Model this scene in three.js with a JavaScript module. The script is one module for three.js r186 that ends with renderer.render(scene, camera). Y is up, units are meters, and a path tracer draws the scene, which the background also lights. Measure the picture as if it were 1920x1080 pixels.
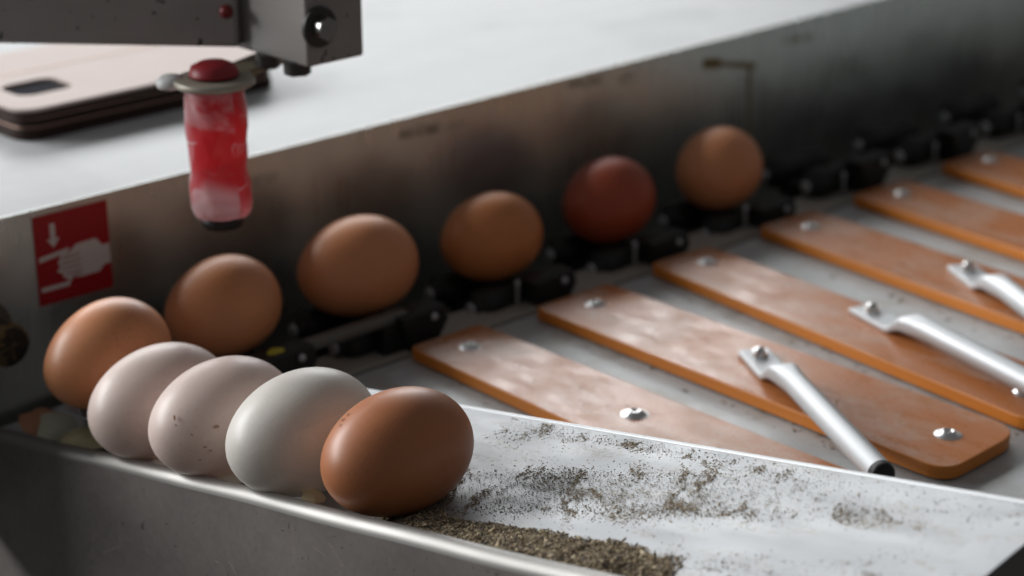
import * as THREE from 'three';
import { RoundedBoxGeometry } from 'three/addons/geometries/RoundedBoxGeometry.js';
import { mergeGeometries, mergeVertices } from 'three/addons/utils/BufferGeometryUtils.js';
import { RectAreaLightUniformsLib } from 'three/addons/lights/RectAreaLightUniformsLib.js';

// ---------------------------------------------------------------- camera, light, exposure
// world: x runs along the back guard, y up, z from the guard towards the front; metres; deck top at y = 0
const W = 1024, H = 576;
const scene = new THREE.Scene();
const camera = new THREE.PerspectiveCamera(2 * Math.atan(540 / 3900) * 180 / Math.PI, W / H, 0.05, 40);
camera.position.set(-0.5568, 0.3574, 0.6685);
camera.up.set(0.2427, 0.9373, -0.2501);
camera.lookAt(-0.5568 + 0.6378, 0.3574 - 0.3484, 0.6685 - 0.6869);
camera.focus = 0.73;
camera.userData.fStop = 7.8;

const renderer = new THREE.WebGLRenderer({ antialias: true });
renderer.setSize(W, H);
renderer.toneMapping = THREE.LinearToneMapping;
renderer.toneMappingExposure = 0.96;
renderer.shadowMap.enabled = true;

scene.background = new THREE.Color().setRGB(0.12, 0.12, 0.123);   // the dim hall all round

// daylight of a wide hall window behind the machine, split to strengthen the left
RectAreaLightUniformsLib.init();
const WINDOWS = [
  { label: 'bright hall window behind the low end of the chute', x: -2.0, y: 1.36, z: -2.6, w: 3.5, h: 1.0, power: 19 },
  { label: 'paler hall window behind the tabletop', x: 1.75, y: 1.36, z: -2.6, w: 3.3, h: 1.0, power: 8 },
];
for (const q of WINDOWS) {
  q.turn = 0;
  const d = new THREE.RectAreaLight(new THREE.Color().setRGB(0.97, 0.99, 1.0), q.power, q.w, q.h);
  d.position.set(q.x + 0.03 * Math.sin(q.turn), q.y, q.z + 0.03 * Math.cos(q.turn));
  d.lookAt(q.x + Math.sin(q.turn), q.y, q.z + Math.cos(q.turn));
  scene.add(d);
}

// ---------------------------------------------------------------- helpers
let seed = 20240611;
const rnd = () => { seed |= 0; seed = seed + 0x6D2B79F5 | 0; let t = Math.imul(seed ^ seed >>> 15, 1 | seed); t = t + Math.imul(t ^ t >>> 7, 61 | t) ^ t; return ((t ^ t >>> 14) >>> 0) / 4294967296; };
const range = (a, b) => a + (b - a) * rnd();
const clamp = (x, a = 0, b = 1) => Math.min(b, Math.max(a, x));
const smooth = (a, b, x) => { const t = clamp((x - a) / (b - a)); return t * t * (3 - 2 * t); };
const mix = (a, b, t) => a + (b - a) * t;
const hash = (x, y, s) => { let h = Math.imul(x, 374761393) + Math.imul(y, 668265263) + Math.imul(s, 1442695041) | 0; h = Math.imul(h ^ h >>> 13, 1274126177); return ((h ^ h >>> 16) >>> 0) / 4294967296; };
function noise(x, y, s = 0) {
  const xi = Math.floor(x), yi = Math.floor(y), u = x - xi, v = y - yi, a = u * u * (3 - 2 * u), b = v * v * (3 - 2 * v);
  return mix(mix(hash(xi, yi, s), hash(xi + 1, yi, s), a), mix(hash(xi, yi + 1, s), hash(xi + 1, yi + 1, s), a), b);
}
const fbm = (x, y, s = 0, o = 4) => { let r = 0, k = 0.5, n = 0; for (let i = 0; i < o; i++) { r += k * noise(x, y, s + i); n += k; k *= 0.5; x *= 2.03; y *= 2.03; } return r / n; };
// texture from a function of u, v (0..1); colour values are linear
const enc = (c) => Math.round(255 * clamp(c <= 0.0031308 ? 12.92 * c : 1.055 * Math.pow(c, 1 / 2.4) - 0.055));
function tex(w, h, fn, colour = true, wrap = THREE.RepeatWrapping) {
  const d = new Uint8Array(w * h * 4);
  for (let j = 0; j < h; j++) for (let i = 0; i < w; i++) {
    const c = fn((i + 0.5) / w, (j + 0.5) / h), k = 4 * (j * w + i);
    if (colour) { d[k] = enc(c[0]); d[k + 1] = enc(c[1]); d[k + 2] = enc(c[2]); } else d[k] = d[k + 1] = d[k + 2] = Math.round(255 * clamp(c));
    d[k + 3] = 255;
  }
  const t = new THREE.DataTexture(d, w, h, THREE.RGBAFormat);
  t.magFilter = THREE.LinearFilter; t.minFilter = THREE.LinearMipmapLinearFilter; t.generateMipmaps = true;
  t.wrapS = t.wrapT = wrap; if (colour) t.colorSpace = THREE.SRGBColorSpace; t.needsUpdate = true;
  return t;
}
const lin = (r, g, b) => new THREE.Color().setRGB(r, g, b);
const phys = (o) => new THREE.MeshPhysicalMaterial(o);
const taken = {};
const numbered = (n) => { const k = taken[n] = (taken[n] ?? -1) + 1; return k ? `${n}_${String(k).padStart(3, '0')}` : n; };
function tag(o, label, category, group, kind) {
  o.userData = { label, category }; if (group) o.userData.group = group; if (kind) o.userData.kind = kind; return o;
}
function mesh(name, geo, mat, parent = scene) {
  const m = new THREE.Mesh(geo, mat); m.name = parent === scene ? numbered(name) : name; m.castShadow = m.receiveShadow = true; parent.add(m); return m;
}
function thing(name, label, category, pos = [0, 0, 0], group) {
  const g = new THREE.Group(); g.name = numbered(name); g.position.set(...pos); scene.add(g); return tag(g, label, category, group);
}
const structure = (o, label, category) => { tag(o, label, category, null, 'structure'); return o; };
function box(x0, x1, y0, y1, z0, z1, r = 0) {
  const g = r ? new RoundedBoxGeometry(x1 - x0, y1 - y0, z1 - z0, 3, r) : new THREE.BoxGeometry(x1 - x0, y1 - y0, z1 - z0);
  g.translate((x0 + x1) / 2, (y0 + y1) / 2, (z0 + z1) / 2); return g;
}
// planar uv in metres / (su, sv) from two axes
function planarUV(g, ax, ay, ou, ov, su, sv) {
  const p = g.attributes.position, uv = new Float32Array(p.count * 2), get = [(i) => p.getX(i), (i) => p.getY(i), (i) => p.getZ(i)];
  for (let i = 0; i < p.count; i++) { uv[2 * i] = (get[ax](i) - ou) / su; uv[2 * i + 1] = (get[ay](i) - ov) / sv; }
  g.setAttribute('uv', new THREE.BufferAttribute(uv, 2)); return g;
}
const lathe = (pts, seg = 32) => new THREE.LatheGeometry(pts.map(([r, y]) => new THREE.Vector2(r, y)), seg);

// ---------------------------------------------------------------- materials
const brushedRough = tex(512, 512, (u, v) => 0.36 + 0.16 * noise(u * 6, v * 180, 3) + 0.16 * fbm(u * 5, v * 5, 9), false);
const steelColour = tex(512, 512, (u, v) => { const n = fbm(u * 4, v * 4, 21), f = noise(u * 8, v * 250, 5), k = 0.44 + 0.16 * n + 0.05 * f; return [k, k * 0.975, k * 0.94]; });
const steel = phys({ map: steelColour, metalness: 1, roughness: 1, roughnessMap: brushedRough });
const steelPlain = phys({ color: lin(0.55, 0.54, 0.52), metalness: 1, roughness: 0.28 });
const steelBright = phys({ color: lin(0.72, 0.72, 0.71), metalness: 1, roughness: 0.3 });
const zinc = phys({ color: lin(0.52, 0.53, 0.54), metalness: 0.55, roughness: 0.55 });
const blackRubber = phys({ color: lin(0.018, 0.017, 0.016), roughness: 0.5, specularIntensity: 0.7 });
const darkIron = phys({ color: lin(0.05, 0.047, 0.044), roughness: 0.5, metalness: 0.3 });
const bedSteel = phys({ color: lin(0.24, 0.23, 0.215), roughness: 0.6, metalness: 0.3 });

// guard plate: steel with dried egg runs, smears and dull film in spots
const GX0 = -0.27, GW = 1.19, GY0 = -0.05, GH = 0.13;
const seg2 = (x, y, ax, ay, bx, by) => { const dx = bx - ax, dy = by - ay, t = clamp(((x - ax) * dx + (y - ay) * dy) / (dx * dx + dy * dy)); return Math.hypot(x - ax - t * dx, y - ay - t * dy); };
function guardStain(x, y) {
  const w = 0.0012 * (fbm(x * 300, y * 300, 61) - 0.5), n = fbm(x * 160, y * 160, 71);
  let s = 0;
  s = Math.max(s, smooth(0.0042, 0.0015, seg2(x, y, 0.303, 0.0665, 0.313, 0.0645) + w));
  s = Math.max(s, 0.8 * smooth(0.0028, 0.0008, seg2(x, y, 0.313, 0.0645, 0.345, 0.0575) + w));
  s = Math.max(s, 0.85 * smooth(0.0032, 0.001, seg2(x, y, 0.3405, 0.058, 0.3425, 0.012) + w));
  for (const [a, b, yy, q] of [[0.079, 0.1, 0.0703, 0.6], [0.104, 0.118, 0.068, 0.5], [0.196, 0.216, 0.0735, 0.55], [0.235, 0.256, 0.0695, 0.5], [0.372, 0.4, 0.0675, 0.4], [-0.015, 0.0, 0.066, 0.3]])
    s = Math.max(s, q * smooth(0.004, 0.001, seg2(x, y, a, yy, b, yy - 0.001) + w * 2) * smooth(0.35, 0.6, n));
  return s;
}
const guardMap = tex(2048, 256, (u, v) => {
  const x = GX0 + u * GW, y = GY0 + v * GH, s = guardStain(x, y);
  const film = smooth(0.45, 0.75, fbm(x * 30, y * 40, 41)), g = fbm(x * 220, y * 60, 47), k = 0.57 + 0.09 * g + 0.07 * film;
  return [mix(k * 0.94, 0.27, s), mix(k, 0.20, s), mix(k * 0.95, 0.085, s)];
});
const guardRough = tex(1024, 256, (u, v) => { const x = GX0 + u * GW, y = GY0 + v * GH; return 0.2 + 0.12 * fbm(x * 30, y * 40, 41) + 0.08 * noise(x * 900, y * 40, 8) + 0.35 * guardStain(x, y); }, false);
const guardMat = phys({ map: guardMap, roughnessMap: guardRough, roughness: 1, metalness: 0.85 });

// deck: grey steel sheet with a thin film of feed dust in patches
const deckMap = tex(1024, 1024, (u, v) => { const p = fbm(u * 12, v * 12, 81), q = noise(u * 300, v * 300, 83), d = smooth(0.5, 0.75, fbm(u * 30, v * 30, 85)); const k = 0.42 + 0.1 * p + 0.05 * q; return [mix(k * 0.97, 0.34, d * 0.5), mix(k * 1.0, 0.31, d * 0.5), mix(k * 1.0, 0.26, d * 0.5)]; });
const deckRough = tex(512, 512, (u, v) => 0.32 + 0.3 * fbm(u * 16, v * 16, 87), false);
const deckMat = phys({ map: deckMap, roughnessMap: deckRough, roughness: 1, metalness: 0.2 });

// chute floor: pale sheet with fine dust film
const chuteMap = tex(1024, 1024, (u, v) => { const p = fbm(u * 9, v * 22, 91), q = noise(u * 400, v * 400, 93), d = smooth(0.52, 0.8, fbm(u * 26, v * 60, 95)) * smooth(0.3, 0.7, q); const k = 0.41 + 0.09 * p; return [mix(k * 0.98, 0.3, d * 0.45), mix(k * 1.0, 0.26, d * 0.45), mix(k * 1.03, 0.2, d * 0.45)]; });
const chuteRough = tex(512, 512, (u, v) => 0.42 + 0.25 * fbm(u * 20, v * 40, 97), false);
const chuteMat = phys({ map: chuteMap, roughnessMap: chuteRough, roughness: 1, metalness: 0.15 });
// chute side: dull brown-grey steel with scratches
const scratchLines = Array.from({ length: 90 }, () => { const x = rnd(), y = rnd(), a = range(-0.7, 0.7) + (rnd() < 0.3 ? 1.4 : 0), l = range(0.004, 0.03); return [x, y, x + Math.cos(a) * l, y + Math.sin(a) * l * 2.6, range(0.3, 1)]; });
const sideTone = new Float32Array(2048 * 1024);
for (const [x0, y0, x1, y1, k] of scratchLines) for (let i = 0; i <= 400; i++) {
  const t = i / 400, x = Math.floor(((mix(x0, x1, t) + 0.002 * noise(t * 9, x0 * 99, 4)) % 1) * 2048), y = Math.floor(((mix(y0, y1, t) % 1) + 1) % 1 * 1024);
  if (noise(t * 30, y0 * 77, 6) > 0.35) sideTone[y * 2048 + ((x % 2048) + 2048) % 2048] = k;
}
const sideMap = tex(2048, 1024, (u, v) => {
  const s = sideTone[Math.floor(v * 1024) * 2048 + Math.floor(u * 2048)], n = fbm(u * 14, v * 7, 101), g = fbm(u * 200, v * 100, 103), pit = smooth(0.93, 0.97, noise(u * 260, v * 130, 107));
  let k = 0.17 + 0.09 * n + 0.05 * g; k = mix(k, 0.1, pit * 0.8);
  return [mix(k, 0.6, s * 0.7), mix(k * 0.89, 0.5, s * 0.7), mix(k * 0.84, 0.46, s * 0.7)];
});
const sideRough = tex(512, 512, (u, v) => 0.42 + 0.22 * fbm(u * 9, v * 9, 109), false);
const sideMat = phys({ map: sideMap, roughnessMap: sideRough, roughness: 1, metalness: 0.7 });

// amber plastic of the paddles with scuffed, dusty top
const amberMaps = [0, 1, 2].map((k) => tex(512, 1024, (u, v) => {
  const d = smooth(0.40, 0.68, fbm(u * 3.2, v * 8, 121 + k * 7)) * (0.55 + 0.45 * smooth(0.35, 0.65, fbm(u * 22, v * 60, 117 + k))), sc = smooth(0.62, 0.9, noise(u * 26 + 3 * noise(v * 6, u, 5), v * 150, 125 + k)), f = fbm(u * 60, v * 140, 127 + k), m = clamp(0.12 + 0.5 * d + 0.26 * sc * d + 0.16 * (f - 0.5));
  return [mix(0.42, 0.46, m), mix(0.13, 0.30, m), mix(0.026, 0.22, m)];
}));
const amberRough = tex(512, 1024, (u, v) => 0.13 + 0.24 * fbm(u * 9, v * 20, 131) + 0.08 * noise(u * 60, v * 300, 133), false);
const amberTop = amberMaps.map((m) => phys({ map: m, roughnessMap: amberRough, roughness: 1, specularIntensity: 0.5 }));
const amberGlowEdge = phys({ color: lin(0.60, 0.19, 0.018), roughness: 0.42 });  // edge orange brightened for the light glowing through the plastic

// eggshells
function shellMat(base, fleck, amount, s, thin = 0) {
  const m = tex(1024, 512, (u, v) => {
    const cl = fbm(u * 8, v * 6, s), sp = smooth(0.72, 0.9, noise(u * 150, v * 75, s + 3)) * smooth(0.4, 0.7, fbm(u * 14, v * 9, s + 5)), f = noise(u * 320, v * 160, s + 7);
    const k = 0.90 + 0.16 * cl + 0.05 * (f - 0.5), a = sp * amount;
    return base.map((c, i) => mix(c * k, fleck[i], a));
  });
  const bump = tex(1024, 512, (u, v) => 0.5 * noise(u * 300, v * 150, s + 11) + 0.5 * noise(u * 120, v * 60, s + 13), false);
  return phys({ map: m, bumpMap: bump, bumpScale: 0.00003, roughness: 0.5, specularIntensity: 0.6, clearcoat: 0.35, clearcoatRoughness: 0.34, transmission: thin, thickness: 0 });
}
const shellBrown = shellMat([0.42, 0.150, 0.060], [0.30, 0.11, 0.05], 0.35, 201);
const shellTan = shellMat([0.66, 0.265, 0.115], [0.34, 0.13, 0.06], 0.3, 231);
const shellOchre = shellMat([0.60, 0.215, 0.07], [0.25, 0.09, 0.04], 0.45, 261);
const shellDark = shellMat([0.36, 0.062, 0.022], [0.16, 0.035, 0.02], 0.5, 291);
const shellPink = shellMat([0.84, 0.68, 0.61], [0.62, 0.42, 0.36], 0.25, 321, 0.22);
const shellWhite = shellMat([0.80, 0.75, 0.69], [0.66, 0.58, 0.5], 0.2, 351, 0.22);

// ---------------------------------------------------------------- setting: floor, table, window
structure(mesh('floor', box(-6, 6, -0.92, -0.9, -6, 6), phys({ color: lin(0.035, 0.034, 0.033), roughness: 0.8 })), 'dark hall floor far below the machine', 'floor');

const GT = 0.0785;                                                   // top of the guard plate
const tableMap = tex(1024, 1024, (u, v) => { const p = fbm(u * 10, v * 40, 151), q = fbm(u * 60, v * 60, 153), sm = smooth(0.55, 0.8, fbm(u * 14, v * 14, 155)); const k = 0.46 + 0.05 * p + 0.03 * q - 0.05 * sm; return [k * 0.985, k, k * 1.01]; });
const tableMat = phys({ map: tableMap, roughness: 0.5, specularIntensity: 0.45, metalness: 0.0 });
structure(mesh('table_top', planarUV(box(-0.27, 1.3, GT - 0.035, GT - 0.0004, -0.95, -0.0961, 0.0004), 0, 2, 0, 0, 0.7, 0.7), tableMat), 'smooth pale tabletop behind the steel guard', 'tabletop');

for (const q of WINDOWS) {
  const w = thing('hall_window', q.label, 'window', [q.x, -0.9, q.z], 'windows of the hall'); w.rotation.y = q.turn;
  const y0 = q.y - q.h / 2 + 0.9, y1 = y0 + q.h, hw = q.w / 2;
  mesh('pane', box(-hw, hw, y0, y1, -0.02, 0.0), phys({ color: lin(0.5, 0.5, 0.5), emissive: lin(0.97, 0.99, 1), emissiveIntensity: 1.5, roughness: 0.2 }), w);
  const fm = phys({ color: lin(0.5, 0.5, 0.48), roughness: 0.6 });
  mesh('lower_panel', box(-hw - 0.1, hw + 0.1, 0, y0 - 0.061, -0.08, 0), fm, w);
  mesh('frame', mergeGeometries([box(-hw - 0.1, hw + 0.1, y0 - 0.06, y0 - 0.001, -0.08, 0.02), box(-hw - 0.1, hw + 0.1, y1 + 0.001, y1 + 0.08, -0.08, 0.02), box(-hw - 0.1, -hw - 0.001, y0, y1, -0.08, 0.02), box(hw + 0.001, hw + 0.1, y0, y1, -0.08, 0.02)]), fm, w);
}

// ---------------------------------------------------------------- guard plate with sticker
const guard = thing('guard_plate', 'tall dull steel guard plate with dried brown runs behind the egg row', 'guard plate', [0, -0.05, 0]);
{
  const g = box(GX0, GX0 + GW, GY0, GT, -0.0959, -0.095, 0.0003); planarUV(g, 0, 1, GX0, GY0, GW, GH); g.translate(0, 0.05, 0);
  mesh('sheet', g, guardMat, guard);
}
{
  const st = thing('warning_sticker', 'square red sticker with a white crushed-hand symbol on the guard', 'sticker', [-0.111, 0.0548, -0.0948]);
  const hw = 0.0187, hh = 0.0204, red = phys({ color: lin(0.42, 0.006, 0.012), roughness: 0.42 }), white = phys({ color: lin(0.72, 0.70, 0.66), roughness: 0.5 });
  mesh('red_film', box(-hw, hw, -hh, hh, 0, 0.00025), red, st);
  const flat = (name, pts) => { const g = new THREE.ExtrudeGeometry(new THREE.Shape(pts.map(([x, y]) => new THREE.Vector2(x * hw, y * hh))), { depth: 0.00012, bevelEnabled: false }); g.translate(0, 0, 0.00027); return mesh(name, g, white, st); };
  flat('arrow', [[-0.58, 0.78], [-0.44, 0.78], [-0.44, 0.44], [-0.34, 0.44], [-0.51, 0.24], [-0.68, 0.44], [-0.58, 0.44]]);
  flat('upper_bar', [[-0.93, 0.08], [-0.12, 0.16], [-0.12, 0.06], [-0.93, -0.03]].map(([x, y]) => [x, y - 0.0]));
  flat('lower_bar', [[-0.93, -0.60], [-0.16, -0.60], [-0.16, -0.70], [-0.93, -0.70]]);
  flat('hand', [[0.0, 0.14], [0.1, 0.19], [0.62, 0.21], [0.78, 0.02], [0.985, 0.02], [0.985, -0.43], [0.80, -0.43], [0.66, -0.56], [0.18, -0.57], [-0.08, -0.53], [-0.1, -0.6], [-0.22, -0.6], [-0.2, -0.52], [-0.34, -0.48], [-0.30, -0.42], [-0.48, -0.32], [-0.38, -0.24], [-0.44, -0.12], [-0.36, -0.04], [-0.38, 0.06], [-0.12, 0.03]]);
  for (const [a, b, y] of [[-0.32, 0.16, -0.04], [-0.36, 0.18, -0.16], [-0.34, 0.18, -0.28], [-0.24, 0.18, -0.40], [-0.1, 0.2, -0.49]]) {
    const g = new THREE.ExtrudeGeometry(new THREE.Shape([[a, y], [b, y + 0.015], [b, y - 0.012], [a, y - 0.027]].map(([x, yy]) => new THREE.Vector2(x * hw, yy * hh))), { depth: 0.0001, bevelEnabled: false });
    g.translate(0, 0, 0.0004); mesh('finger_line', g, phys({ color: lin(0.36, 0.12, 0.11), roughness: 0.5 }), st);
  }
}

// ---------------------------------------------------------------- deck and conveyor bed
const deck = thing('sorting_deck', 'grey steel deck sheet under the amber paddles', 'deck', [0.35, -0.03, 0]);
mesh('sheet', planarUV(box(-0.42, 0.62, 0.027, 0.03, -0.003, 0.284, 0.001), 0, 2, 0, 0, 0.45, 0.45), deckMat, deck);
mesh('support', box(-0.41, 0.61, -0.05, 0.0265, 0.006, 0.276), bedSteel, deck);
const bed = thing('conveyor_bed', 'dark channel with a dull steel ledge along the egg carriers', 'conveyor bed', [0.25, -0.08, -0.05]);
mesh('channel', box(-0.405, 0.7, 0.0, 0.045, -0.044, 0.044), bedSteel, bed);
mesh('ledge', planarUV(box(-0.31, 0.66, 0.0455, 0.078, 0.0145, 0.0395, 0.0012), 0, 2, 0, 0, 0.3, 0.3), phys({ color: lin(0.40, 0.365, 0.32), roughness: 0.5, metalness: 0.1 }), bed);
for (let k = 0; k < 9; k++) mesh('chain_cover', box(-0.34 + k * 0.0845, -0.34 + k * 0.0845 + 0.05, 0.0455, 0.055, -0.012, 0.008, 0.002), blackRubber, bed);

// ---------------------------------------------------------------- eggs
const ROLL = 0.009;
function eggGeometry(A, b, k) {
  const pts = [], N = 48, sc = 1 / Math.max(...Array.from({ length: 181 }, (_, i) => Math.sin(i * Math.PI / 180) * (1 + k * Math.cos(i * Math.PI / 180))));
  for (let i = 0; i <= N; i++) { const t = Math.PI * (1 - i / N); pts.push([Math.max(1e-6, b * sc * Math.sin(t) * (1 + k * Math.cos(t))), A * Math.cos(t)]); }
  return lathe(pts, 72);
}
const eggAxis = (yaw, tilt) => new THREE.Vector3(Math.cos(tilt) * Math.cos(yaw), Math.sin(tilt), -Math.cos(tilt) * Math.sin(yaw));
function egg(label, group, [x, y, z], A, b, k, yaw, tilt, roll, mat, specks) {
  const e = thing('egg', label, 'egg', [x, y - b, z], group);
  const s = mesh('shell', eggGeometry(A, b, k), mat, e); s.position.set(0, b, 0);
  s.quaternion.setFromUnitVectors(new THREE.Vector3(0, 1, 0), eggAxis(yaw, tilt)); s.rotateY(roll);
  for (const [px, py, pz, r] of specks ?? []) {
    const d = new THREE.Vector3(px / (A * A), py / (b * b), pz / (b * b)).normalize();
    const q = mesh('dirt_speck', new THREE.IcosahedronGeometry(r, 1), specMat, e);
    q.scale.set(1.5, 0.7, 0.25); q.position.set(px, py + b, pz).multiplyScalar(1); q.quaternion.setFromUnitVectors(new THREE.Vector3(0, 0, 1), d); q.rotateZ(px * 4000);
  }
  return e;
}
const specMat = phys({ color: lin(0.38, 0.23, 0.16), roughness: 0.9 });
const DEG = Math.PI / 180;
const rowEggs = [
  ['brown egg tilted on the conveyor below the red wrapped plunger', [-0.0686, 0.0313, -0.045], 0.0282, 0.0223, 0.10, 6, 4, shellTan],
  ['long tan egg on the conveyor between the plunger and the first amber paddle', [0.0079, 0.0313, -0.045], 0.0308, 0.0234, 0.07, 0, 0, shellTan],
  ['ochre brown egg on the conveyor behind the first two paddles, left of the dark egg', [0.0916, 0.0256, -0.045], 0.0282, 0.0217, 0.08, 2, 0, shellOchre],
  ['dark red-brown egg on the conveyor, the darkest of all', [0.1736, 0.0257, -0.045], 0.0283, 0.0219, 0.07, 11, 2, shellDark],
  ['light brown egg last in the conveyor row, beside the empty carriers', [0.2588, 0.0245, -0.045], 0.0285, 0.0224, 0.07, 17, 0, shellTan],
];
rowEggs.forEach(([label, p, A, b, k, yaw, tilt, m], i) => egg(label, 'eggs riding on the conveyor carriers', p, A, b, k, yaw * DEG, tilt * DEG, i * 1.3, m));
const speckT3 = [[-0.0255, 0.0100, 0.0066, 0.0007], [-0.0149, 0.0068, 0.0181, 0.0008], [-0.023, 0.0046, 0.0136, 0.0004], [-0.0197, -0.0003, 0.0168, 0.0005], [-0.0261, 0.0077, 0.0082, 0.0004], [-0.0181, -0.002, 0.0177, 0.00045], [-0.0211, -0.0057, 0.0149, 0.0004]];
const speckT5 = [[-0.0152, 0.0168, -0.0083, 0.0006], [-0.0175, 0.0155, -0.0084, 0.0007], [-0.0198, 0.0147, -0.007, 0.0005]];
const chuteEggs = [
  ['brown egg lowest in the chute, beside the red hand sticker', [-0.142, 0.0361, -0.0223], 0.0278, 0.0219, 0.12, 0, 12, shellTan],
  ['pinkish white egg in the chute touching the lowest brown egg', [-0.1452, 0.0295, 0.0202], 0.0305, 0.0226, 0.06, 0, 3, shellPink],
  ['pale egg with small brown dirt specks, middle of the chute row', [-0.1464, 0.0376, 0.0646], 0.0303, 0.0222, 0.06, 0, 3, shellPink, speckT3],
  ['clean white egg in the chute next to the uppermost brown egg', [-0.1426, 0.0447, 0.1096], 0.0306, 0.0227, 0.06, 0, 3, shellWhite],
  ['brown egg highest in the chute, next to the spilled feed dust', [-0.1375, 0.0514, 0.1575], 0.0298, 0.0218, 0.04, 0, 3, shellBrown, speckT5],
];
chuteEggs.forEach(([label, p, A, b, k, yaw, tilt, m, sp], i) => egg(label, 'eggs queued in the chute', p, A, b, k, yaw * DEG, tilt * DEG, 0.6 + i * 1.7, m, sp));

// ---------------------------------------------------------------- egg carriers on the conveyor
function makeCarrier(label, x, y, r) {
  const dy = Math.sqrt((r + ROLL) ** 2 - 0.015 ** 2), ry = y - dy, c = thing('egg_carrier', label, 'egg carrier', [x, -0.035, -0.045], 'egg carriers along the conveyor');
  for (const z of [-0.015, 0.015]) {
    const g = lathe([[0, -0.027], [0.0035, -0.027], [0.0045, -0.026], [0.0045, -0.0235], [0.0068, -0.0225], [ROLL, -0.020], [ROLL, -0.012], [ROLL * 0.9, -0.009], [ROLL * 0.9, 0.009], [ROLL, 0.012], [ROLL, 0.020], [0.0068, 0.0225], [0, 0.0228]], 28);
    g.rotateZ(-Math.PI / 2); const m = mesh('roller', g, blackRubber, c); m.position.set(0, ry + 0.035, z);
    const hub = lathe([[0, 0.0012], [0.0026, 0.001], [0.0034, 0], [0.0034, -0.003], [0, -0.003]], 20); hub.rotateZ(Math.PI / 2);
    const h = mesh('hub', hub, zinc, m); h.position.set(-0.0272, 0, 0);
  }
  // hanging foot in front of the front roller, a tapered rubber block
  const s = new THREE.Shape([[-0.004, 0.012], [0.021, 0.012], [0.0225, 0.006], [0.012, -0.0085], [0.0035, -0.009]].map(([a, b]) => new THREE.Vector2(a, b)));
  const f = new THREE.ExtrudeGeometry(s, { depth: 0.010, bevelEnabled: true, bevelSize: 0.0012, bevelThickness: 0.0012, bevelSegments: 2 });
  const foot = mesh('foot', f, blackRubber, c); foot.position.set(0.002, ry + 0.035, 0.0235);
  const pin = mesh('pin', lathe([[0, 0.0125], [0.0013, 0.012], [0.0016, 0.0105], [0.0011, 0.0095], [0.0009, 0], [0, 0]], 14), zinc, c); pin.position.set(-0.0045, 0.0335, 0.024);
  const scr = lathe([[0, 0.0016], [0.0016, 0.0012], [0.002, 0], [0, 0]], 16); scr.rotateX(Math.PI / 2);
  mesh('screw', scr, zinc, c).position.set(0.016, ry + 0.0445, 0.0352);
  mesh('yoke', box(-0.018, 0.018, 0.0, ry + 0.032, -0.012, 0.012, 0.002), blackRubber, c);
  return c;
}
rowEggs.forEach(([, p, , b], i) => makeCarrier(['black roller carrier holding the egg below the plunger', 'black roller carrier holding the long tan egg', 'black roller carrier holding the ochre egg', 'black roller carrier holding the dark red-brown egg', 'black roller carrier holding the last egg of the row'][i], p[0], p[1], b));
['empty black roller carrier right after the last egg', 'second empty black roller carrier after the last egg', 'third empty black roller carrier after the last egg', 'fourth empty black roller carrier after the last egg'].forEach((l, i) => makeCarrier(l, 0.3425 + i * 0.0855, 0.0325, 0.0222));

// guide bar in front of the first carriers
{
  const b = thing('guide_bar', 'dark steel guide bar with yellow egg residue at its end', 'guide bar', [-0.028, -0.0018, -0.018]);
  mesh('bar', box(-0.041, 0.041, 0.0135, 0.0185, -0.0035, 0.0035, 0.0016), phys({ color: lin(0.15, 0.145, 0.13), roughness: 0.5, metalness: 0.3 }), b);
  mesh('block', box(0.026, 0.040, 0.0, 0.0132, -0.003, 0.004, 0.001), blackRubber, b);
  mesh('block', box(-0.040, -0.03, 0.0, 0.0132, -0.003, 0.004, 0.001), blackRubber, b);
  const g = new THREE.IcosahedronGeometry(0.003, 3), p = g.attributes.position;
  for (let i = 0; i < p.count; i++) { const n = 0.8 + 0.5 * noise(p.getX(i) * 900 + 9, p.getY(i) * 900 + p.getZ(i) * 700, 3); p.setXYZ(i, p.getX(i) * 1.6 * n, p.getY(i) * 0.7 * n, p.getZ(i) * n); }
  g.computeVertexNormals(); mesh('yolk_residue', g, phys({ color: lin(0.5, 0.42, 0.03), roughness: 0.25 }), b).position.set(-0.033, 0.0178, 0.0015);
}

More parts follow.
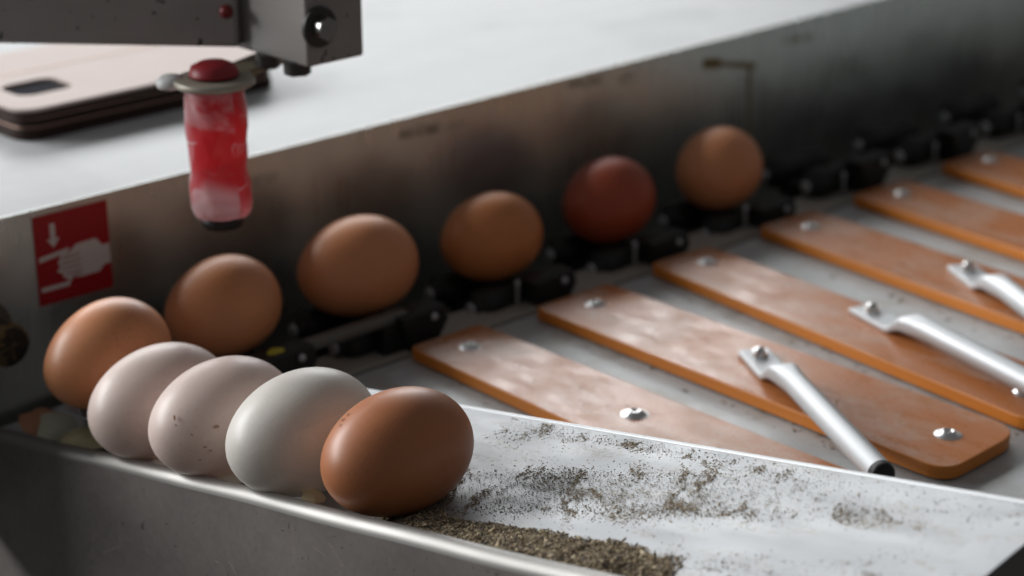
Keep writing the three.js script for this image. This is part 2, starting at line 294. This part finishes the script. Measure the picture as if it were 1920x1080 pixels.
// ---------------------------------------------------------------- amber paddles
const PT = 0.0065;
function buttonScrew(r, parent, x, y, z, name = 'screw') {
  const m = mesh(name, lathe([[0, r * 0.22], [r * 0.3, r * 0.22], [r * 0.42, r * 0.5], [r * 0.62, r * 0.46], [r * 0.88, r * 0.24], [r, 0.0002], [r * 1.35, 0.0002], [r * 1.4, 0], [0, 0]], 28), steelBright, parent);
  m.position.set(x, y, z); return m;
}
function paddle(label, corners, screws, k) {
  // corners: back-left, back-right, front-right, front-left as [x, z]
  const [bl, br, fr, fl] = corners, g = thing('sorting_paddle', label, 'paddle', [(bl[0] + br[0]) / 2, 0, 0], 'amber sorting paddles on the deck'), ox = g.position.x;
  const P = corners.map(([x, z]) => new THREE.Vector2(x - ox, -z)), R = [0.004, 0.004, 0.016, 0.012], s = new THREE.Shape();
  for (let i = 0; i < 4; i++) {
    const a = P[(i + 3) % 4], c = P[i], b = P[(i + 1) % 4], u = a.clone().sub(c).setLength(R[i]).add(c), v = b.clone().sub(c).setLength(R[i]).add(c);
    i ? s.lineTo(u.x, u.y) : s.moveTo(u.x, u.y); s.quadraticCurveTo(c.x, c.y, v.x, v.y);
  }
  s.closePath();
  const e = new THREE.ExtrudeGeometry(s, { depth: PT - 0.0018, bevelEnabled: true, bevelThickness: 0.0005, bevelSize: 0.0005, bevelOffset: -0.0005, bevelSegments: 2, curveSegments: 8 });
  e.rotateX(-Math.PI / 2); e.translate(0, 0.0013, 0);
  const p = e.attributes.position, uv = e.attributes.uv;
  for (let i = 0; i < p.count; i++) uv.setXY(i, p.getX(i) / 0.05 + 0.5, p.getZ(i) / 0.25);
  mesh('blade', e, [amberTop[k % 3], amberGlowEdge], g);
  mesh('spacer', box(-0.012, 0.012, 0.0002, 0.0012, 0.02, 0.2), darkIron, g);
  for (const [x, z, r] of screws) buttonScrew(r, g, x - ox, PT, z);
}
const px = (i) => i * 0.0803;
paddle('amber paddle with a bare screw in its middle, nearest the dusty chute', [[0.0005, 0], [0.0425, 0.001], [0.041, 0.238], [-0.012, 0.24]], [[0.0205, 0.019, 0.0036], [0.0192, 0.1225, 0.0042]], 0);
paddle('amber paddle with both its rounded end and its rod in full view', [[0.0755, 0.003], [0.1235, 0.004], [0.1222, 0.243], [0.0672, 0.245]], [[0.0991, 0.0203, 0.0036], [0.096, 0.2247, 0.0041]], 1);
paddle('amber paddle carrying the second rod from the dusty chute', [[0.159, -0.001], [0.2, 0.001], [0.181, 0.243], [0.131, 0.243]], [[0.1815, 0.0175, 0.0036], [0.155, 0.222, 0.0041]], 2);
paddle('amber paddle carrying the third rod from the dusty chute', [[0.2415, -0.001], [0.284, 0.001], [0.268, 0.243], [0.2165, 0.243]], [[0.2608, 0.0185, 0.0036], [0.241, 0.222, 0.0041]], 0);
paddle('amber paddle without a visible rod, fifth from the dusty chute', [[0.3195, -0.001], [0.363, 0.001], [0.347, 0.243], [0.296, 0.243]], [[0.341, 0.0175, 0.0036], [0.32, 0.222, 0.0041]], 1);
paddle('amber paddle farthest from the dusty chute, only its screw end seen', [[0.402, -0.002], [0.445, 0], [0.43, 0.242], [0.378, 0.242]], [[0.4278, 0.0145, 0.0036], [0.402, 0.222, 0.0041]], 2);

// ---------------------------------------------------------------- steel linkage rods
function rod(label, [x, z], [ex, ez], len, plug) {
  const a = Math.atan2(-(ez - z), ex - x), g = thing('linkage_rod', label, 'rod', [x, PT, z], 'steel linkage rods on the paddles'); g.rotation.y = a;
  // local: +x runs from the bolt along the rod
  const R = 0.0052, secs = [];
  // cross-sections morph from a flat tongue to a round tube: [x, centreY, halfHeight, halfWidth, squareness]
  for (const q of [[-0.0088, 0.0014, 0.0008, 0.0058, 0.7], [-0.0078, 0.0014, 0.0013, 0.0072, 0.9], [0.0185, 0.0014, 0.0013, 0.0072, 0.9], [0.0215, 0.0020, 0.0015, 0.0071, 0.85], [0.0245, 0.0042, 0.0022, 0.0068, 0.6], [0.028, 0.0064, 0.0036, 0.0064, 0.35], [0.034, 0.0072, 0.0046, 0.0060, 0.15], [0.044, 0.0076, R, R, 0], [len, 0.0088, R, R, 0]]) secs.push(q);
  const N = 28, pos = [], idx = [];
  for (const [sx, cy, hh, hw, sq] of secs) for (let i = 0; i < N; i++) {
    const t = i / N * 2 * Math.PI, n = mix(2, 9, sq), c = Math.cos(t), s = Math.sin(t);
    pos.push(sx, cy + hh * Math.sign(s) * Math.abs(s) ** (2 / n), hw * Math.sign(c) * Math.abs(c) ** (2 / n));
  }
  for (let j = 0; j < secs.length - 1; j++) for (let i = 0; i < N; i++) { const p = j * N + i, q = j * N + (i + 1) % N; idx.push(p, q, p + N, q, q + N, p + N); }
  const c0 = pos.length / 3; pos.push(secs[0][0], secs[0][1], 0); for (let i = 0; i < N; i++) idx.push(c0, (i + 1) % N, i);
  const tg = new THREE.BufferGeometry(); tg.setAttribute('position', new THREE.Float32BufferAttribute(pos, 3)); tg.setIndex(idx); tg.computeVertexNormals();
  mesh('tube', tg, zinc, g);
  const pl = lathe([[0, 0.0035], [R * 0.75, 0.0034], [R * 0.98, 0.0025], [R * 0.98, -0.006], [0, -0.006]], 24); pl.rotateZ(-Math.PI / 2);
  mesh('end_plug', pl, blackRubber, g).position.set(len, 0.0088, 0);
  const nut = new THREE.CylinderGeometry(0.0036, 0.0040, 0.0024, 6); nut.translate(0, 0.0040, 0);
  mesh('bolt_head', mergeGeometries([nut, lathe([[0, 0.0066], [0.0018, 0.0063], [0.0027, 0.0052], [0, 0.0052]], 16)]), steelBright, g);
}
rod('steel rod with flattened bolted end and black plug, slanting across an amber paddle', [0.1009, 0.1203], [0.0315, 0.2405], 0.1365);
rod('steel rod bolted to the third paddle from the dusty chute', [0.18, 0.1207], [0.1493, 0.2236], 0.15);
rod('steel rod bolted to the fourth paddle from the dusty chute', [0.2587, 0.1184], [0.2275, 0.1715], 0.15);

// ---------------------------------------------------------------- chute
const XE = -0.065, XG = -0.158, XR = -0.165, ZA = -0.088, ZB = 0.3775;
const yEdge = (z) => 0.0103 + 0.1926 * z, yRim = (z) => 0.0083 + 0.1926 * z, yGut = (z) => z < 0.1575 ? 0.0011 + 0.1575 * z : 0.0259 + 0.1926 * (z - 0.1575);
const floorY = (x, z) => { const t = clamp((XE - x) / (XE - XG)); return mix(yEdge(z), yGut(z), t); };
const chute = thing('egg_chute', 'sloping pale metal chute with a rounded steel side in the foreground', 'chute', [-0.115, -0.09, 0.13]);
function sweep(profile, nz, uvw) {
  const pos = [], uv = [], idx = []; let n = 0;
  for (let j = 0; j <= nz; j++) {
    const z = mix(ZA, ZB, j / nz), pr = profile(z); n = pr.length; let L = 0;
    pr.forEach(([x, y], i) => { if (i) L += Math.hypot(x - pr[i - 1][0], y - pr[i - 1][1]); pos.push(x + 0.115, y + 0.09, z - 0.13); uv.push((z - ZA) / uvw[0], L / uvw[1]); });
  }
  for (let j = 0; j < nz; j++) for (let i = 0; i < n - 1; i++) { const a = j * n + i, b = a + n; idx.push(a, a + 1, b, a + 1, b + 1, b); }
  const g = new THREE.BufferGeometry(); g.setAttribute('position', new THREE.Float32BufferAttribute(pos, 3)); g.setAttribute('uv', new THREE.Float32BufferAttribute(uv, 2)); g.setIndex(idx); g.computeVertexNormals(); return g;
}
// floor: closed sheet 1.2 mm thick, with a small rolled far edge
mesh('floor_plate', sweep((z) => {
  const top = [], bot = [];
  for (let i = 0; i <= 14; i++) { const x = mix(XE, XG, i / 14), w = 0.0003 * Math.sin(z * 31 + i * 0.7) * (i > 1 ? 1 : 0); top.push([x, floorY(x, z) + w]); }
  for (let i = 14; i >= 0; i--) { const x = mix(XE, XG, i / 14); bot.push([x, floorY(x, z) - 0.0013]); }
  return [[XE + 0.0006, yEdge(z) - 0.012], [XE + 0.0007, yEdge(z) - 0.0006], [XE + 0.0004, yEdge(z) + 0.0001], ...top, ...bot, [XE - 0.0006, yEdge(z) - 0.012], [XE + 0.0006, yEdge(z) - 0.012]];
}, 120, [0.45, 0.3]), chuteMat, chute);
mesh('edge_lip', sweep((z) => Array.from({ length: 13 }, (_, i) => { const t = i / 12 * 2 * Math.PI; return [XE + 0.0006 + 0.0011 * Math.cos(t), yEdge(z) - 0.0004 + 0.0011 * Math.sin(t)]; }), 60, [0.45, 0.3]), zinc, chute);
// side wall: inner face, rolled rim, outer face
const rimR = 0.0042, rimY = (z) => yRim(z) - rimR + 0.00035 * Math.sin(z * 23) + 0.0002 * Math.sin(z * 71);
mesh('side_wall', sweep((z) => {
  const r = rimR, cy = rimY(z), cx = XR;
  return [[cx - r, cy], [cx - r, cy - 0.004], [cx - r, cy - 0.02], [cx - r + 0.0006, cy - 0.26], [cx + 0.002, cy - 0.26], [cx + 0.002, yGut(z) - 0.006]];
}, 120, [0.45, 0.225]), sideMat, chute);
mesh('rim', sweep((z) => {
  const r = rimR, cy = rimY(z), cx = XR, p = [[XG - 0.0006, yGut(z) - 0.004], [XG - 0.0006, yGut(z) + 0.001], [cx + r, cy - 0.002]];
  for (let i = 0; i <= 12; i++) { const t = i / 12 * Math.PI; p.push([cx + r * Math.cos(t), cy + r * Math.sin(t)]); }
  return p;
}, 120, [0.45, 0.1]), phys({ map: steelColour, color: lin(0.5, 0.49, 0.48), metalness: 0.8, roughness: 1, roughnessMap: sideRough }), chute);
mesh('lower_panel', box(-0.0535, -0.051, -0.21, 0.036, -0.45, -0.2185), sideMat, chute);
mesh('leg', box(0.0, 0.02, 0.0, 0.055, -0.09, -0.07), darkIron, chute); mesh('leg', box(0.0, 0.02, 0.0, 0.095, 0.17, 0.19), darkIron, chute);
// thin transfer tongue under the lowest egg
{
  const t = thing('transfer_tongue', 'small bent grey plate carrying the lowest brown egg', 'plate', [-0.145, 0.0, -0.03]);
  const g = box(-0.012, 0.03, -0.0006, 0.0006, -0.016, 0.02, 0.0004); g.rotateZ(-0.03); g.rotateX(-0.12); g.translate(0, 0.0128, 0.006); mesh('plate', g, phys({ color: lin(0.42, 0.44, 0.46), roughness: 0.4, metalness: 0.3 }), t);
  const v = new THREE.ExtrudeGeometry(new THREE.Shape([[-0.008, 0.0165], [0.004, 0.0115], [0.007, 0.0], [0.0015, -0.0035]].map(([a, b]) => new THREE.Vector2(a, b))), { depth: 0.0012, bevelEnabled: false }); v.rotateY(0.5); v.translate(-0.006, 0.001, 0.004);
  mesh('web', v, phys({ color: lin(0.42, 0.44, 0.46), roughness: 0.4, metalness: 0.3 }), t);
}

// ---------------------------------------------------------------- feed dust: loose grains on the chute floor
const flake = (() => { const g = new THREE.OctahedronGeometry(1, 0), p = g.attributes.position; for (let i = 0; i < p.count; i++) p.setXYZ(i, p.getX(i) * (1 + 0.2 * Math.sin(p.getZ(i) * 5)), p.getY(i) * 0.45, p.getZ(i) * 0.75); g.computeVertexNormals(); return g; })();
const dustTones = [[0.27, 0.20, 0.12], [0.34, 0.27, 0.175], [0.15, 0.115, 0.075], [0.40, 0.32, 0.21], [0.11, 0.095, 0.08], [0.20, 0.15, 0.09], [0.50, 0.41, 0.28]];
const grains = [];
function grain(x, y, z, s, tone) { grains.push([x, y, z, s, tone ?? Math.floor(rnd() * 5)]); }
function clump(x, z) {       // loose drifts: strands that run slantwise across the chute
  const wx = x + 0.022 * (fbm(x * 70, z * 70, 401) - 0.5), wz = z + 0.022 * (fbm(x * 70, z * 70, 411) - 0.5);
  return smooth(0.54, 0.74, fbm((wx - wz * 0.9) * 60, (wx * 0.8 + wz) * 110, 421, 4));
}
let tries = 0;
while (grains.length < 40000 && tries++ < 700000) {
  const x = range(XG + 0.004, XE - 0.0015), z = range(0.14, ZB - 0.001), q = (x - XG) / (XE - XG);
  const centre = Math.exp(-(((z - 0.225) / 0.06) ** 2)) * smooth(0.2, 0.45, q) * smooth(1.02, 0.88, q);
  const c = clump(x, z), sparse = smooth(0.45, 0.7, fbm(x * 70, z * 70, 431));
  const d = 0.34 * centre * (0.35 + sparse) + c * (0.34 + 0.3 * centre) * smooth(0.06, 0.3, q) + 0.016;
  if (rnd() < d) { const s = range(0.00009, 0.00024) * (rnd() < 0.08 + 0.12 * c ? 2 : 1); grain(x, floorY(x, z) + s * 0.3, z, s, rnd() < 0.85 * c ? [0, 1, 3, 0][Math.floor(rnd() * 4)] : undefined); }
}
// heap along the gutter
const heap = (x, z) => { const along = smooth(0.15, 0.185, z) * smooth(0.292, 0.262, z), w = 0.0195 + 0.06 * clamp(z - 0.16, 0, 0.1) + 0.009 * fbm(z * 110, 3, 441), q = (x - XG) / w; return q < 0 || q > 1 ? 0 : along * (0.0048 + 0.003 * fbm(x * 200, z * 200, 445)) * (1 - q ** 1.6) * (0.75 + 0.5 * fbm(z * 60, x * 90, 447)); };
for (let i = 0; i < 13000; i++) {
  const x = XG + range(0, 0.032), z = range(0.15, 0.295), h = heap(x, z); if (h <= 0.0001) continue;
  const s = range(0.00025, 0.0008) * (rnd() < 0.05 ? 2 : 1); grain(x, floorY(x, z) + h - s * 0.2 + range(-0.0006, 0.0004), z, s, Math.floor(rnd() * 7));
}
function grainMesh(name, list, mat, label) {
  const m = new THREE.InstancedMesh(flake, mat, list.length), o = new THREE.Object3D(), c = new THREE.Color();
  list.forEach(([x, y, z, s, t], i) => { o.position.set(x, y, z); o.rotation.set(range(-0.5, 0.5), range(0, 6.28), range(-0.5, 0.5)); o.scale.set(s * range(0.8, 1.9), s * range(0.7, 1.2), s * range(0.7, 1.2)); o.updateMatrix(); m.setMatrixAt(i, o.matrix); const k = range(0.75, 1.25); c.setRGB(...dustTones[t].map((v) => v * k)); m.setColorAt(i, c); });
  m.name = numbered(name); m.castShadow = m.receiveShadow = true; scene.add(m); return tag(m, label, 'dust', null, 'stuff');
}
grainMesh('feed_dust', grains, phys({ color: 0xffffff, roughness: 0.95 }), 'loose brown feed dust strewn over the pale chute floor');
// solid body of the heap under its loose grains
{
  const pos = [], idx = [], nx = 30, nz = 110;
  for (let j = 0; j <= nz; j++) for (let i = 0; i <= nx; i++) { const x = XG + 0.031 * i / nx, z = mix(0.148, 0.296, j / nz); pos.push(x, floorY(x, z) + heap(x, z) * 0.92 - 0.0004, z); }
  for (let j = 0; j < nz; j++) for (let i = 0; i < nx; i++) { const a = j * (nx + 1) + i, b = a + nx + 1; idx.push(a, b, a + 1, a + 1, b, b + 1); }
  const g = new THREE.BufferGeometry(); g.setAttribute('position', new THREE.Float32BufferAttribute(pos, 3)); g.setIndex(idx); g.computeVertexNormals(); planarUV(g, 0, 2, 0, 0, 0.05, 0.05);
  const mp = tex(256, 256, (u, v) => { const t = dustTones[Math.floor(hash(Math.floor(u * 128), Math.floor(v * 128), 9) * 6.99)]; return t; });
  tag(mesh('feed_dust_heap', g, phys({ map: mp, roughness: 1 })), 'low heap of brown feed dust along the chute side wall', 'dust', null, 'stuff');
}
// crumbs on the deck and paddles
{
  const list = [];
  for (let i = 0; i < 420; i++) { const k = Math.floor(rnd() * 4), z = range(0.03, 0.25), x = px(k) + range(-0.014, 0.0) - z * (k > 1 ? 0.1 : 0.03); list.push([x, 0.0003, z, range(0.0003, 0.0009), Math.floor(rnd() * 4)]); }
  for (let i = 0; i < 160; i++) { const k = Math.floor(rnd() * 4), z = range(0.05, 0.22), x = px(k) + range(0.008, 0.034) - z * (k > 1 ? 0.09 : 0.01); list.push([x, PT + 0.0003, z, range(0.0002, 0.0006), 3 + 3 * Math.floor(rnd() * 2)]); }
  grainMesh('feed_crumbs', list, phys({ color: 0xffffff, roughness: 0.9 }), 'small feed crumbs scattered along the amber paddles');
}

// ---------------------------------------------------------------- broken shell pieces low in the chute; pale ones added to brighten egg gaps
function shellOrGlowPiece(label, x, z, R, ang, tilt, turn, mat, lift = 0) {
  const g = new THREE.SphereGeometry(0.022, 14, 6, 0, Math.PI * 2, 0, ang), p = g.attributes.position;
  for (let i = 0; i < p.count; i++) { const a = Math.atan2(p.getZ(i), p.getX(i)), rad = Math.hypot(p.getX(i), p.getZ(i)) / (0.022 * Math.sin(ang)), k = 1 + 0.35 * rad * (noise(Math.cos(a) * 1.6 + 7 + x * 999, Math.sin(a) * 1.6 + 5, 3) - 0.5) * 2; p.setXYZ(i, p.getX(i) * k, p.getY(i) - 0.022 * Math.cos(ang), p.getZ(i) * k); }
  g.scale(R, R * 0.7, R); g.computeVertexNormals();
  const m = mesh('shell_or_glow_piece', g, mat); m.position.set(x, floorY(x, z) + 0.0012 + lift, z); m.rotation.set(tilt, turn, 0.1); return tag(m, label, 'eggshell', 'broken shell pieces in the chute');
}
const gapBrightWhite = phys({ color: lin(0.80, 0.80, 0.70), roughness: 0.35, side: THREE.DoubleSide }), shellGreen = phys({ color: lin(0.42, 0.43, 0.33), roughness: 0.4, side: THREE.DoubleSide });  // the white stands for brightly lit floor between the eggs
shellOrGlowPiece('greenish grey shell piece lying below the lowest brown egg', -0.1535, -0.046, 0.75, 0.65, 0.35, 0.4, shellGreen, 0.004);
shellOrGlowPiece('glistening curved shell piece with yellow residue beside the side wall', -0.151, -0.024, 0.6, 1.2, -0.2, 1.3, phys({ color: lin(0.50, 0.45, 0.26), roughness: 0.12, side: THREE.DoubleSide }), 0.002);
shellOrGlowPiece('white shell piece added to brighten the gap between the two pinkish eggs', -0.1535, 0.036, 0.5, 0.62, 0.1, 2.2, gapBrightWhite, 0.0035);
shellOrGlowPiece('white shell piece added to brighten the gap beside the speckled egg', -0.1530, 0.0775, 0.5, 0.62, 0.05, 0.3, gapBrightWhite, 0.0045);
shellOrGlowPiece('flat white shell piece added to brighten the floor below the clean white egg', -0.1535, 0.1, 0.4, 0.5, 0.1, 1.7, gapBrightWhite, 0.0045);
shellOrGlowPiece('small cream shell crumb added to brighten the gap beside the uppermost brown egg', -0.1525, 0.128, 0.26, 0.9, 0.2, 1.0, phys({ color: lin(0.66, 0.62, 0.40), roughness: 0.35, side: THREE.DoubleSide }), 0.006);
shellOrGlowPiece('brown shell piece in the low corner of the chute', -0.15, -0.062, 0.7, 0.8, 0.3, 2.8, phys({ color: lin(0.40, 0.19, 0.10), roughness: 0.5, side: THREE.DoubleSide }), 0.003);

// rusty knob at the guard
{
  const k = thing('rusty_knob', 'dark knob crusted with yellow-brown rust under the red sticker', 'knob', [-0.158, 0.0305, -0.0948]);
  const rust = phys({ map: tex(256, 256, (u, v) => { const n = smooth(0.45, 0.65, fbm(u * 10, v * 10, 501)); return [mix(0.03, 0.16, n), mix(0.027, 0.11, n), mix(0.02, 0.045, n)]; }), roughness: 0.85 });
  const g = lathe([[0, 0.024], [0.007, 0.024], [0.0095, 0.022], [0.0095, 0.012], [0.006, 0.009], [0.006, 0], [0, 0]], 28); g.rotateX(Math.PI / 2); mesh('head', g, rust, k);
  const w = lathe([[0.0062, 0.0018], [0.0135, 0.0016], [0.014, 0], [0.0062, 0]], 32); w.rotateX(Math.PI / 2); mesh('washer', w, phys({ color: lin(0.16, 0.15, 0.12), roughness: 0.6, metalness: 0.5 }), k);
}

// ---------------------------------------------------------------- plunger, arm and phone
{
  const arm = thing('machine_arm', 'dark grey steel arm with bolted bracket reaching over the chute', 'arm', [-0.0535, 0.144, -0.043]);
  const paintMap = tex(512, 512, (u, v) => { const n = fbm(u * 9, v * 9, 521), s = smooth(0.92, 0.95, noise(u * 50, v * 50, 523)); const k = 0.26 + 0.06 * n; return [mix(k, 0.03, s), mix(k * 0.93, 0.027, s), mix(k * 0.88, 0.025, s)]; });
  const paint = phys({ map: paintMap, roughness: 0.5, metalness: 0.2 });
  const b = planarUV(box(-0.24, 0.0, 0.002, 0.07, -0.05, 0, 0.002), 0, 1, 0, 0, 0.12, 0.12); b.rotateY(-Math.atan2(0.0856, 0.0756)); mesh('beam', b, paint, arm);
  mesh('bracket', planarUV(box(0.0045, 0.0345, 0.0, 0.07, -0.03, 0.042, 0.0015), 0, 1, 0, 0, 0.1, 0.1), paint, arm);
  const hx = (r, h) => { const g = new THREE.CylinderGeometry(r, r, h, 6); g.rotateX(Math.PI / 2); return g; };
  const ws = new THREE.CylinderGeometry(0.0085, 0.0085, 0.0016, 28); ws.rotateX(Math.PI / 2);
  const bolt = mesh('bolt', hx(0.0052, 0.005), steelPlain, arm); bolt.position.set(0.0105, 0.0165, 0.0465); mesh('washer', ws, darkIron, bolt).position.set(0, 0, -0.0036);
  for (const [x, z, r] of [[0.008, 0.03, 0.006], [0.006, 0.012, 0.0055]]) { const n = new THREE.CylinderGeometry(r, r * 0.95, 0.006, 6); mesh('nut', n, darkIron, arm).position.set(x, -0.0022, z); }
  mesh('paint_drop', new THREE.SphereGeometry(0.003, 12, 8), phys({ color: lin(0.2, 0.01, 0.012), roughness: 0.4 }), arm).position.set(-0.004, 0.018, -0.002);
}
{
  const p = thing('egg_plunger', 'red plunger wrapped in crumpled clear film, hanging under the arm', 'plunger', [-0.0745, 0.0725, -0.032]);
  const film = tex(512, 512, (u, v) => {
    const wr = fbm(u * 5 + 2 * v, v * 5, 541), st = smooth(0.88, 0.97, 1 - Math.abs(2 * noise(u * 9 + v * 5, v * 6 - u * 3, 543) - 1)) * smooth(0.4, 0.6, noise(u * 7, v * 5, 545));
    const low = smooth(0.30, 0.12, v + 0.28 * (noise(u * 6, v * 2, 547) - 0.5)), pale = smooth(0.55, 0.70, wr), m = clamp(Math.max(low * 0.9, 0.5 * pale, st * 0.8));
    return [mix(0.78, 0.88, m), mix(0.022, 0.72, m), mix(0.045, 0.74, m)];
  });
  const pts = []; for (let i = 0; i <= 40; i++) { const t = i / 40; pts.push([0.0126 + 0.0004 * Math.cos(t * 9) - 0.0003 * t + (t < 0.06 ? -0.0012 * (1 - t / 0.06) : 0), 0.0075 + 0.0555 * t]); }
  const g = lathe([[0.001, 0.0078], [0.008, 0.0074], ...pts], 96), q = g.attributes.position;
  for (let i = 0; i < q.count; i++) { const a = Math.atan2(q.getZ(i), q.getX(i)), y = q.getY(i) * 100, n = 0.5 * (noise(Math.cos(a) * 2.2 + y * 0.6 + 9, Math.sin(a) * 2.2 + y * 0.9 + 9, 551) - 0.5) + 0.35 * Math.abs(noise(Math.cos(a) * 3 + y * 1.3 + 20, Math.sin(a) * 3 - y * 0.8 + 20, 553) - 0.5), k = 1 + 0.24 * n; q.setX(i, q.getX(i) * k); q.setZ(i, q.getZ(i) * k); }
  g.computeVertexNormals(); mesh('wrapped_sleeve', g, phys({ map: film, roughness: 0.6, transmission: 0.55, thickness: 0, clearcoat: 0.8, clearcoatRoughness: 0.2 }), p);
  mesh('rubber_tip', lathe([[0, 0.001], [0.007, 0.001], [0.0085, 0.002], [0.009, 0.004], [0.009, 0.0078], [0, 0.0078]], 32), blackRubber, p);
  const fl = lathe([[0.004, 0.0632], [0.0158, 0.0632], [0.017, 0.0640], [0.017, 0.0658], [0.0158, 0.0668], [0.004, 0.0668]], 48); mesh('flange', fl, phys({ color: lin(0.42, 0.38, 0.31), roughness: 0.45, metalness: 0.3 }), p);
  mesh('cap', lathe([[0, 0.0735], [0.006, 0.0732], [0.0095, 0.0715], [0.0105, 0.0685], [0.0105, 0.0675], [0, 0.0675]], 32), phys({ color: lin(0.30, 0.014, 0.02), roughness: 0.45 }), p);
  const tab = box(0, 0.034, 0.0634, 0.0668, -0.008, 0.008, 0.0012); tab.rotateY(0.35); tab.translate(0.012, 0.0002, -0.004); mesh('flange_tab', tab, phys({ color: lin(0.30, 0.25, 0.17), roughness: 0.5, metalness: 0.3 }), p);
  const nub = lathe([[0, 0.0045], [0.003, 0.004], [0.0052, 0.001], [0.0046, -0.0025], [0.002, -0.004], [0, -0.0042]], 24); nub.scale(1.25, 0.75, 1.25); mesh('white_clip', nub, phys({ color: lin(0.8, 0.8, 0.78), roughness: 0.4 }), p).position.set(-0.0132, 0.0645, -0.0124);
}
{
  const TY = GT - 0.0004, ph = thing('wallet_phone', 'pale rose phone in a dark layered wallet case lying on the table', 'phone', [-0.002, TY, -0.243]);
  const slab = (w, d, r, y0, y1, x = 0, hole) => { const s = new THREE.Shape(), a = w / 2, b = d / 2; s.moveTo(-a + r, -b); s.lineTo(a - r, -b); s.quadraticCurveTo(a, -b, a, -b + r); s.lineTo(a, b - r); s.quadraticCurveTo(a, b, a - r, b); s.lineTo(-a + r, b); s.quadraticCurveTo(-a, b, -a, b - r); s.lineTo(-a, -b + r); s.quadraticCurveTo(-a, -b, -a + r, -b); if (hole) s.holes.push(hole); const g = new THREE.ExtrudeGeometry(s, { depth: y1 - y0 - 0.0012, bevelEnabled: true, bevelSize: 0.0006, bevelThickness: 0.0006, bevelSegments: 2, bevelOffset: -0.0006, curveSegments: 10 }); g.rotateX(-Math.PI / 2); g.translate(x, y0 + 0.0006, 0); return g; };
  const leather = phys({ color: lin(0.035, 0.022, 0.018), roughness: 0.7, specularIntensity: 0.3 }), rose = phys({ map: tex(256, 256, (u, v) => { const n = fbm(u * 40, v * 40, 561); return [0.52 + 0.05 * n, 0.42 + 0.05 * n, 0.38 + 0.05 * n]; }), roughness: 0.6, specularIntensity: 0.5 }), rim = phys({ color: lin(0.56, 0.36, 0.28), roughness: 0.4, metalness: 0.3 });
  mesh('lower_cover', slab(0.152, 0.11, 0.013, 0, 0.0050), leather, ph);
  mesh('body', slab(0.149, 0.107, 0.012, 0.0051, 0.0063), rim, ph);
  mesh('middle_cover', slab(0.151, 0.109, 0.013, 0.0064, 0.0100), leather, ph);
  mesh('inner_leaf', slab(0.149, 0.107, 0.013, 0.0101, 0.0108), rim, ph);
  mesh('outer_cover', slab(0.152, 0.11, 0.013, 0.0109, 0.0138), leather, ph);
  const hole = new THREE.Path(), hx = -0.0455, hy = -0.0185, hw = 0.0155, hh = 0.0125, r = 0.009;
  hole.moveTo(hx - hw + r, hy - hh); hole.lineTo(hx + hw - r, hy - hh); hole.quadraticCurveTo(hx + hw, hy - hh, hx + hw, hy - hh + r); hole.lineTo(hx + hw, hy + hh - r); hole.quadraticCurveTo(hx + hw, hy + hh, hx + hw - r, hy + hh); hole.lineTo(hx - hw + r, hy + hh); hole.quadraticCurveTo(hx - hw, hy + hh, hx - hw, hy + hh - r); hole.lineTo(hx - hw, hy - hh + r); hole.quadraticCurveTo(hx - hw, hy - hh, hx - hw + r, hy - hh);
  mesh('back_cover', slab(0.1515, 0.1095, 0.013, 0.0139, 0.0157, 0, hole), rose, ph);
  mesh('camera_glass', box(hx - 0.012, hx + 0.012, 0.01385, 0.0146, 0.0105, 0.0265, 0.0003), phys({ color: lin(0.02, 0.02, 0.025), roughness: 0.95, specularIntensity: 0.12 }), ph);
  mesh('fold_seam', box(-0.07, 0.07, 0.0156, 0.0160, -0.012, -0.011), rim, ph);
}

renderer.render(scene, camera);
